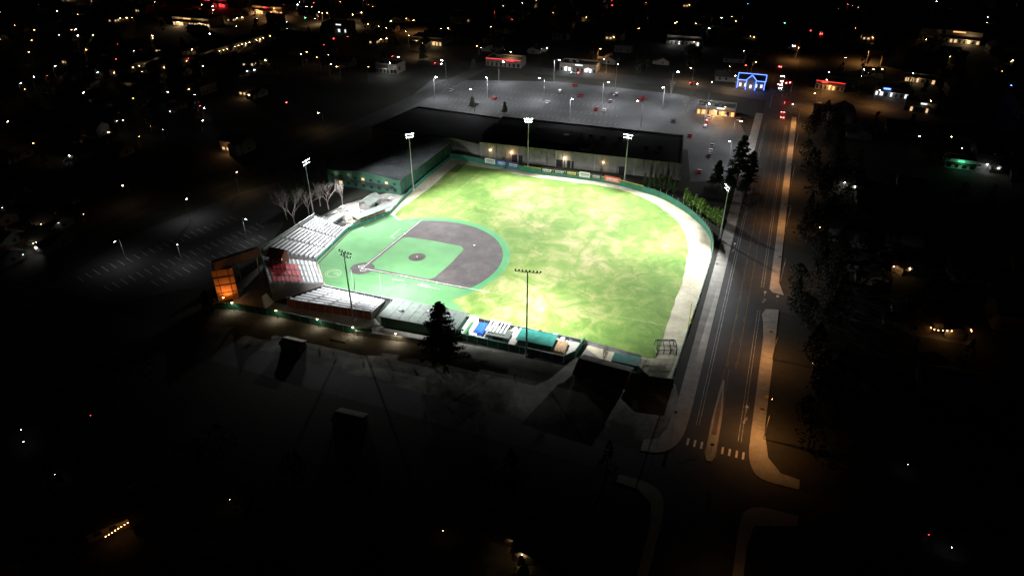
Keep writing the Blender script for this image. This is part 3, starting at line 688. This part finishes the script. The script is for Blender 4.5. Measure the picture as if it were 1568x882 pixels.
def bare(h,k='barkp',depth=6):
    b=MB(); l0=h*.32
    def rec(p,d,l,r,dep):
        q=p+d*l; b.tube(p,q,r,r*.65,5 if dep>3 else 3,k)
        if dep==0:return
        for i in range(3 if dep>2 else 2):
            nd=(d+Vector((ru(-1,1),ru(-1,1),ru(-.1,.6)))*.72).normalized(); rec(p+d*l*ru(.6,1),nd,l*ru(.66,.86),r*.58,dep-1)
    rec(Vector((0,0,0)),Vector((.05,0,1)),l0,h*.02,depth); return b.mesh('bare_tree')
def column(h,r,n,ks):
    b=MB(); b.tube((0,0,0),(0,0,h*.5),.09,.05,5,'bark')
    for i in range(n):
        t=R()**.9; rr=r*math.sin(math.pi*min(1,(t*.9+.1)))**.55*(1-t*.35); a=ru(0,6.283); q=rr*ru(.6,1.1)
        leafq(b,Vector((math.cos(a)*q,math.sin(a)*q,.25+t*h)),ru(.18,.42),ks[0] if R()<.65 else ks[1])
    return b.mesh('arborvitae')
pine=[conifer(19.5,6.6,300),conifer(18,5.0,230),conifer(11,3.2,140)]
inst('pine_tree',pine[0],-19,150); inst('pine_tree',pine[1],98,280.5,0,1); inst('pine_tree',pine[2],86,270,0,2); inst('pine_tree',pine[2],89.5,264,0,3,.9)
inst('pine_tree',pine[2],-91.5,174,0,1,.75); inst('pine_tree',pine[2],95,262,0,.5,.8); inst('pine_tree',pine[1],100,272,0,2.5,.8)
bt=[bare(15),bare(12.5),bare(10)]
for i,x,y,s in((0,-81.5,233,1.0),(1,-86,238,1.05),(1,-72,247,.95),(2,-76,250,1.1),(2,-67.5,251.5,1),(0,-88,186.5,.6),(2,25,148,.7),(2,91,394,1.1),(0,93,362,.8),(2,104,352,.8),(2,1,141,.45),(1,-78.5,242,.9)):
    inst('bare_tree',bt[i],x,y,0,ru(0,6),s)
for x,y,s in((-24.8,451,.7),(-22,376,.55),(-3.9,367,.55),(-60,480,1),(120,470,1)): inst('deciduous_tree',pine[2],x,y,0,ru(0,6),s)
arb=[column(6.5,1.25,420,('arb1','arb2')) for _ in range(2)]; cyp=[column(7,.95,360,('leaf2','arb2')) for _ in range(2)]
for i in range(12):
    t=i/11; inst('arborvitae',random.choice(arb),69+8.5*t+ru(-.3,.3),252-20*t+ru(-.4,.4),0,ru(0,6),ru(.8,1.1))
for i in range(7):
    t=i/6; inst('cypress_tree',random.choice(cyp),55.5+11*t,269-7.5*t+ru(-.4,.4),0,ru(0,6),ru(.8,1.05))

# ---------------------------------------------------------------- town
def house_mesh(w,d,h,wall,lit,porch):
    b=MB(); b.box(0,0,0,h,w,d,0,wall); b.gable(0,0,w,d,h,h+d*.24,0,'shingle',wall,.55)
    b.box(w*.28,-d*.5-1.6,0,h-.1,w*.36,3.2,0,wall); b.gable(w*.28,-d*.5-1.6,3.2,w*.36,h-.1,h+w*.07,math.pi/2,'shingle',wall,.4)
    b.box(w*.28,-d*.5-3.24,.1,2.2,w*.26,.07,0,'hB')
    k='w_warm' if lit else 'glass'
    for x in(-.36,-.16): b.box(w*x,-d*.5-.04,1.0,2.2,1.4,.07,0,k)
    for x in(-.3,.1,.33): b.box(w*x,d*.5+.04,1.0,2.2,1.3,.07,0,'glass')
    for s in(-1,1): b.box(s*(w*.5+.04),0,1,2.2,.07,1.4,0,k if s<0 else 'glass')
    b.box(w*.0,-d*.5-.04,.1,2.15,.95,.07,0,'hB')
    b.box(w*.2,d*.1,h+.5,h+d*.24+.9,.7,.7,0,'brick')
    if porch: b.box(w*.02,-d*.5-.25,2.35,2.58,.24,.24,0,porch)
    if porch and R()<.7: b.box(w*.28,-d*.5-3.4,2.35,2.58,.24,.24,0,porch)
    return b.mesh('house')
dark=[house_mesh(14,9,2.9,'hA',0,None),house_mesh(12,8.5,2.8,'hB',0,None),house_mesh(16,10,3,'hC',0,None),house_mesh(13,9,5.4,'hA',0,None)]
litm=[house_mesh(14,9,2.9,'hB',1,'f_warm'),house_mesh(12,8.5,2.8,'hA',0,'f_warm'),house_mesh(15,9,2.9,'hA',0,'f_white'),house_mesh(13,9,5.4,'hB',1,'f_or'),house_mesh(13,9,2.9,'hB',0,'f_or')]
def side(x,y):
    r=Vector((x,y))-RO; return r.dot(n_),r.dot(d_)
def blocked(x,y,m=0):
    n,t=side(x,y)
    if -14-m<n<27+m: return True
    if -72-m<t<-50+m and n<300 and n>-300: return True
    if -160-m<x<100 and 140-m<y<440+m and x<100: return True
    if -100<x<125 and 340<y<445: return True
    cs=545-(x+260)*.34 if x<87 else 430-(x-87)*.5
    if abs(y-cs)<17+m: return True
    if 60<x<130 and 260<y<440: return True
    if -90<x<60 and 115<y<150: return True
    return False
def aimrot(): return -.33+random.choice([0,math.pi/2,math.pi,-math.pi/2])+ru(-.06,.06)
def tryhouse(x,y,p):
    if blocked(x,y,4): return
    m=random.choice(litm) if R()<p else random.choice(dark)
    inst('house',m,x,y,0,aimrot(),ru(.85,1.1))
y=60
while y<360:
    x=-330
    while x<420:
        if (x<-140 and y>140) or x>95 or y<112:
            if R()<.6: tryhouse(x+ru(-5,5),y+ru(-4,4),.18 if x<0 and y>150 else .04)
        x+=25
    y+=27
y=370
while y<1000:
    x=-620
    while x<620:
        if abs(x)<y*.86:
            tryhouse(x+ru(-10,10),y+ru(-8,8),.5 if x<0 else .38)
        x+=36+y*.02
    y+=34
b=MB(); cnt=0
def masstree(x,y,h,r,n,sz):
    b.tube((x,y,0),(x,y,h*.6),.25,.12,4,'bark')
    con=R()<.5
    for i in range(n):
        t=R(); z=h*(.15+.85*t); rr=r*((1-t)**.8 if con else math.sin(math.pi*(.15+.8*t))); a=ru(0,6.283); q=rr*R()**.5
        leafq(b,Vector((x+math.cos(a)*q,y+math.sin(a)*q,z)),sz*ru(.6,1.3),'dleaf')
tries=0
while cnt<420 and tries<5000:
    tries+=1
    y=60+900*R()**1.2; x=ru(-.85,.85)*max(y,120)
    if blocked(x,y,-3): continue
    near=y<330
    masstree(x,y,ru(6,15),ru(2.2,4.2),150 if near else 60,ru(.35,.5) if near else ru(.6,.95)); cnt+=1
for i in range(70):
    t=ru(-40,205); p=RP(ru(22,38),t)
    masstree(p[0],p[1],ru(8,15),ru(2.6,4.4),280,.40)
b.obj('distant_trees')

# street lamps
def lampmesh(k,h=8.5,full=False):
    b=MB(); b.tube((0,0,0),(0,0,h),.11,.07,6,'steel'); b.tube((0,0,h),(1.6,0,h+.35),.06,.05,5,'steel'); b.box(1.9,0,h+.25,h+.42,.9,.34,0,'dark')
    if full: b.poly([(1.6,-.12,h+.24),(1.6,.12,h+.24),(2.2,.12,h+.24),(2.2,-.12,h+.24)],k)
    else: b.box(1.9,0,h+.08,h+.247,.6,.28,0,k)
    return b.mesh('street_lamp')
LM={k:lampmesh(k) for k in('e_warm','e_white','e_or','e_red','e_green','e_blue','f_warm','f_white','f_or','f_red','f_green','f_blue')}
LM['cut']=lampmesh('f_or',8.5,True)
COL={'e_warm':(1,.62,.3),'e_white':(.95,.97,1),'e_or':(1,.42,.12),'e_red':(1,.06,.05),'e_green':(.2,1,.4),'e_blue':(.1,.2,1)}
def lamp(x,y,k,s=1,en=0,rot=None,cutoff=False,wide=160):
    kk=k
    if y>300 or cutoff: kk='f_'+k[2:]
    o=inst('street_lamp',LM['cut'] if cutoff else LM[kk],x,y,0,ru(0,6.28) if rot is None else rot,s)
    if en:
        a=o.rotation_euler[2]; lamp_light('light',x+math.cos(a)*1.9*s,y+math.sin(a)*1.9*s,8.0*s,COL[k],en,o,.12,wide,None,.6 if wide<165 else .15)
ra=math.atan2(-n_.y,-n_.x)
for t,e in((-43,2900),(-10,2500),(34,2200),(76,2500),(118,3000),(160,3800),(198,5000)):
    p=RP(17.6,t); lamp(p[0],p[1],'e_or',1,e,ra,True)
p=RP(17.4,-92); lamp(p[0],p[1],'e_or',1,300,ra,True)
# tall car-park lamps, some added to spread even light over the lot
for x,y,e in((-40,425,7000),(-8,424,9000),(25.7,428,10000),(61.8,415,10000),(92,400,8000),(-44,392,7000),(-14,392,9000),(18,388,10000),(50,380,10000),(82,372,9000),(108,378,8000),(-20,364,5000),(30,352,6000),(66,345,6000),(98,344,7000),(104,315,5000),(96,290,3500)):
    lamp(x,y,'e_white',1.5,e,None,False,176)
for x,y,k,e in((110,352,'e_or',5000),(-112,262,'e_warm',700),(-96,222,'e_white',700),(-122,236,'e_white',900),(-132,206,'e_white',600),(-112,204,'e_white',500),  # left-lot lamps partly added to bring out the stall lines
 (180,402,'e_or',6000),(132,410,'e_warm',5000),(165,372,'e_or',6500),(200,380,'e_or',4500),(150,440,'e_or',5000),(-150,250,'e_warm',250),(-95,340,'e_warm',500),(60,448,'e_warm',4000),(0,465,'e_warm',4000),(-60,490,'e_warm',4000),(110,425,'e_warm',4000),
 (237,473,'e_or',14000),(192,480,'e_or',4500),(57.7,477,'e_or',4500),(-77,440,'e_white',1800),(-75,567,'e_or',6000),(-200,620,'e_or',16000),(-250,610,'e_warm',12000),(-130,590,'e_warm',8000),(-160,600,'e_warm',8000)): lamp(x,y,k,1,e)
pts=[(-428,685,'e_white'),(-416,647,'e_warm'),(-328,541,'e_white'),(-358,544,'e_warm'),(-311,513,'e_white'),(-305,527,'e_warm'),(-380,555,'e_warm'),(-280,685,'e_red'),(-262,688,'e_red'),(-241,679,'e_red'),(-199,641,'e_red'),(-158,597,'e_red'),(-118,523,'e_red'),(-125,508,'e_red'),(-128,488,'e_red'),(-188,641,'e_white'),
(85,632,'e_red'),(90,672,'e_red'),(146,541,'e_white'),(170,587,'e_white'),(210,653,'e_blue'),(209,562,'e_green'),(221,533,'e_red'),(216,460,'e_white'),(227,428,'e_warm'),(242,422,'e_white'),(278,388,'e_blue'),(286,384,'e_blue'),(295,381,'e_white'),(258,339,'e_blue'),
(221,365,'e_warm'),(138,277,'e_white'),(135,202,'e_white'),(80,145,'e_warm'),(111,225,'e_warm'),
(-190,318,'e_warm'),(-195,242,'e_white'),(-172,228,'e_warm'),(-166,228,'e_white'),(-162,236,'e_warm'),(-166,213,'e_warm'),(-173,206,'e_or'),(-166,204,'e_white'),(-235,379,'e_white'),(-137,462,'e_white'),(-88,428,'e_or'),(-117,360,'e_red')]
for x,y,k in pts: lamp(x,y,k,ru(.7,1) if y>300 else .4)
for x,y,k in((-117,122,'e_white'),(-114,118,'e_white'),(-101,108,'e_white'),(-103,127,'e_red'),(-14,93,'e_warm'),(-87,101,'e_warm'),(-60,101,'e_warm'),(84,92,'e_red'),(87,89,'e_white'),(89,111,'e_white'),(65.5,133,'e_or')):
    kk=MB(); kk.tube((0,0,0),(0,0,2),.05,.04,5,'dark'); kk.box(0,0,2,2.1,.12,.12,0,k); kk.box(0,0,2.103,2.15,.2,.2,0,'dark'); inst('garden_lamp',kk.mesh('garden_lamp'),x,y)
for i in range(380):
    y=ru(430,1050) if R()<.82 else ru(300,440); x=ru(-.85,.8)*y
    if x>0 and R()<.35: x=-x
    if not blocked(x,y,-6) : lamp(x,y,random.choices(['e_warm','e_white','e_or','e_red','e_green'],[5,4,3,.8,.1])[0],ru(.35,1))
def shop(name,x,y,w,d,h,rot,win,sign=None,wall='hB',n=6,roofstrip=None,en=0):
    b=MB(); b.box(0,0,0,h,w,d,0,wall,'roofd'); 
    for s in(-1,1): b.box(0,s*(d/2-.15),h+.003,h+.7,w,.3,0,wall); b.box(s*(w/2-.15),0,h+.003,h+.7,.3,d-.62,0,wall)
    st=w/n
    for i in range(n): b.box(-w/2+st*(i+.5),-d/2-.06,.4,min(h-1.6,2.6),st*ru(.35,.7),.1,0,win if R()<.5 else 'glass')
    b.box(0,-d/2-1,min(h-.9,3.3),min(h-.9,3.3)+.2,w*.95,2,0,'hB')
    if sign: b.box(-w*ru(-.25,.25),-d/2-.1,h-.5,h+.3,w*.2,.18,0,sign)
    if roofstrip: b.box(0,-d/2-.12,h+.2,h+.38,w,.2,0,roofstrip)
    for i in range(2): b.box(ru(-w*.3,w*.3),ru(-d*.2,d*.2),h+.01,h+1.2,1.8,1.6,0,'hA')
    o=inst(name,b.mesh(name),x,y,0,rot)
    if en:
        c={'w_warm':(1,.68,.36),'w_white':(.9,.95,1),'w_red':(1,.05,.05),'w_or':(1,.5,.2),'w_green':(.2,1,.5)}[win]
        for u in((-.3,.3) if w>22 else (0,)):
            q=Vector((x+math.cos(rot)*w*u+math.sin(rot)*(d/2+2.5),y+math.sin(rot)*w*u-math.cos(rot)*(d/2+2.5)))
            lamp_light('light',q.x,q.y,3.0,c,en,o,.12)
r0=-.32
shop('shop_building',-257,597,36,18,6,r0,'w_warm','w_or',n=14,en=2500); shop('restaurant_building',-210,645,30,16,6,r0,'w_or','w_red',n=12,en=3500)
shop('shop_building',-137,574,22,14,6,r0,'w_white','w_white',n=8,en=800); shop('shop_building',-270,680,30,14,6,r0,'w_red','w_red',n=9,en=1500)
shop('shop_building',-60,530,24,14,5,r0,'w_warm',n=9,en=500); shop('shop_building',-78,452,15,12,5.5,r0,'w_white',en=300)
shop('restaurant_building',-4,468,24,12,4.6,r0,'glass','w_red',n=8,roofstrip='w_red'); shop('shop_building',44,455,24,12,4.6,r0,'w_white','w_white',n=9,en=700)
shop('shop_building',127,530,24,14,6,r0,'w_white',n=9,en=500); shop('convenience_store',190,414,16,11,4.6,-.5,'w_or','w_red',n=7,roofstrip='w_red',en=1000)
shop('shop_building',220,400,18,11,4.6,-.5,'w_white','w_blue',n=7,en=300); shop('office_building',328,540,40,18,8,-.5,'w_warm','w_or',n=14,en=1800)
shop('restaurant_building',110,367,20,10,4.2,r0,'w_or','w_white','wallB',n=8,en=3500); shop('garage_building',200,292,12,8,3.6,-.4,'w_green','w_green','white',n=4,en=150)
shop('shop_building',250,430,20,12,5,-.5,'w_warm',n=7,en=400); shop('shop_building',222,372,15,10,5,-.5,'w_warm','w_white',n=6)
for (xa,ya,xb,yb,n) in((-223,443,-178,544,30),(-232,408,-208,398,10),(-250,430,-205,520,22)):
    b=MB(); a=Vector((xa,ya));c=Vector((xb,yb));m=(a+c)/2;d=c-a;an=math.atan2(d.y,d.x); ln=d.length; nn=Vector((d.y,-d.x)).normalized()
    o=m-nn*6
    b.box(o.x,o.y,0,5.5,ln,9,an,'hA'); b.gable(o.x,o.y,ln,9,5.5,7.4,an,'shingle','hA',.5)
    for i in range(n):
        p=a+d*(i+.5)/n; 
        if R()<.6: b.box(p.x-nn.x*.9,p.y-nn.y*.9,3,3.14,.17,.17,an,'f_warm')
        b.box(p.x-nn.x*1.45,p.y-nn.y*1.45,1,2.3,1.4,.1,an,'w_warm' if R()<.1 else 'glass')
    b.obj('apartment_building')
b=MB(); w_,h_=15,5
b.box(0,0,0,h_,w_,10,0,'hB'); b.gable(0,0,w_,10,h_,h_+2.2,0,'shingle','hB',.5)
b.prism([(-2.6,-7.5),(2.6,-7.5),(2.6,-5),(-2.6,-5)],0,5.6,'hB'); b.gable(0,-6.2,2.6,5.4,5.6,8.6,math.pi/2,'shingle','hB',.3)
for i in range(5): b.box(-6+i*3,-5.06 if i!=2 else -7.56,1,3.0,1.3,.1,0,'w_white')
def neon(p,q): b.tube(p,q,.17,.17,5,'w_blue')
neon((-8,-5.7,h_),(8,-5.7,h_)); neon((-8,-5.7,h_),(-8,0,h_+2.4)); neon((-8,0,h_+2.5),(8,0,h_+2.5)); neon((-3.2,-7.9,5.4),(0,-7.9,8.8)); neon((3.2,-7.9,5.4),(0,-7.9,8.8)); neon((-2.7,-7.7,0),(-2.7,-7.7,5.4)); neon((2.7,-7.7,0),(2.7,-7.7,5.4)); neon((-7.7,-5.3,0),(-7.7,-5.3,5)); neon((7.7,-5.3,0),(7.7,-5.3,5)); neon((8,-5.7,h_),(8,0,h_+2.4))
o=inst('neon_lit_building',b.mesh('neon_lit_building'),143.5,417,0,-.35); lamp_light('light',143,407,3,(.12,.22,1),500,o)
for x,y,r,m,col,e in((-129,312,-.4,3,(1,.5,.2),500),(119.4,202,-.4,4,(1,.45,.15),350),(125,203,.3,0,(1,.5,.2),80),(211,292,-.4,2,(.9,1,.95),300),(197,339,-.4,2,(.8,1,.9),450),(1,95,-.3,1,(.6,.15,.1),10),(-172,233,-.4,1,(1,.7,.45),260),(-166,220,-.4,2,(1,.8,.6),200),(-175,207,-.4,1,(1,.65,.4),200),(-195,236,-.4,1,(1,.7,.5),160),(-150,400,-.4,0,(1,.6,.3),300),(140,272,-.4,2,(1,.95,.9),150)):
    o=inst('house',litm[m],x,y,0,r); lamp_light('light',x+math.sin(r)*7,y-math.cos(r)*7,2.6,col,e,o,.08)
def string(name,pth,n,k,s=.12):
    b=MB()
    for a,c in zip(pth[:-1],pth[1:]):
        a=Vector(a);c=Vector(c); b.tube(a,c,.03,.03,3,'dark')
        for i in range(n):
            p=a.lerp(c,(i+.5)/n)-Vector((0,0,.12)); b.box(p.x,p.y,p.z-s,p.z+s,s*2,s*2,0,k)
    return b.obj(name)
o=inst('house',dark[0],-82,99,0,.55,1); 
o=string('string_lights',[(-81.5,90.9,2.6),(-76.3,97.2,2.6)],13,'e_or',.05); lamp_light('light',-79.8,93,2.4,(1,.4,.12),22,o)
lamp_light('light',-80,100.6,3.2,(1,.6,.3),9,o)
o=inst('house',dark[2],125.7,170,0,-.35,1); o=string('string_lights',[(117,168,2.8),(121.5,161.8,2.8),(131,160.6,3.0),(133,166,3.0)],8,'e_or',.07); lamp_light('light',124,161,2.5,(1,.45,.15),150,o)

for x,y,an in((163,404,math.pi+.4),(142,376,.4)):
    b=MB(); b.tube((x,y,0),(x,y,7),.18,.12,8,'steel'); ex_=(x+math.cos(an)*11,y+math.sin(an)*11,6.6); b.tube((x,y,6.4),ex_,.1,.07,6,'steel')
    for t in(.2,.45,.75,.98):
        px=x+math.cos(an)*11*t; py=y+math.sin(an)*11*t; b.box(px,py,5.4,6.6,.4,.3,an,'dark')
        if y>390: b.box(px,py-.25,6.1,6.6,.5,.12,0,'f_red')
    b.obj('traffic_signal')
def carmesh(k,lights=False):
    b=MB(); prof=[(-2.2,.35),(-2.25,.85),(-1.9,.98),(-1.35,1.02),(-.85,1.45),(.55,1.47),(1.15,1.0),(2.05,.88),(2.22,.6),(2.2,.35)]
    for s in(-1,1):
        q=[(x,s*(.86 if z>1.2 else .9),z) for x,z in prof]; b.poly(q if s<0 else q[::-1],k)
    for i in range(len(prof)):
        a=prof[i];c=prof[(i+1)%len(prof)]; f=lambda z:.86 if z>1.2 else .9
        g=(a[1]>1.01 or c[1]>1.01) and abs(a[1]-c[1])>.2
        b.poly([(a[0],-f(a[1]),a[1]),(a[0],f(a[1]),a[1]),(c[0],f(c[1]),c[1]),(c[0],-f(c[1]),c[1])],'glass' if g else k)
    for s in(-1,1):
        b.poly([(-1.2,s*.905,1.03),(-.8,s*.875,1.38),(.5,s*.875,1.39),(.95,s*.905,1.03)],'glass')
        for x in(-1.4,1.4): b.tube((x,s*.72,.33),(x,s*.93,.33),.33,.33,12,'rubber')
        b.box(2.2,s*.62,.58,.8,.08,.4,0,'f_white' if lights else 'trim'); b.box(-2.24,s*.62,.6,.9,.08,.45,0,'f_red' if lights else 'red')
    return b.mesh('car')
cm=[carmesh(k) for k in('carw','carb','carr','cars')]; cl_=[carmesh('cars',True),carmesh('carr',True)]
for x,y in((82,284),(90.8,303),(95.5,316),(98.8,344),(118.6,354),(37.7,418),(-36,407),(75,392),(72,389),(55,386),(39.8,397),(93,309),(20,384),(-10,392),(101,350),(104,358),(60,399),(28,405),(-20,380),(114,362),(88,330),(84,352),(46,372),(50,370)):
    inst('parked_car',random.choice(cm),x,y,.02,1.2+ru(-.05,.05))
for x,y,r in((153.9,381,-.4),(162.6,420,4.3),(166,428,4.3),(160,413,4.3),(170,439,4.3),(176,462,1.2),(143.2,359,1.2),(146.5,368,1.2),(-49,468,-.3),(240,560,1.2),(-80,487,-.3),(40,446,2.8),(205,520,4.3),(110,421,-.4)):
    inst('car',random.choice(cl_),x,y,.03,r)
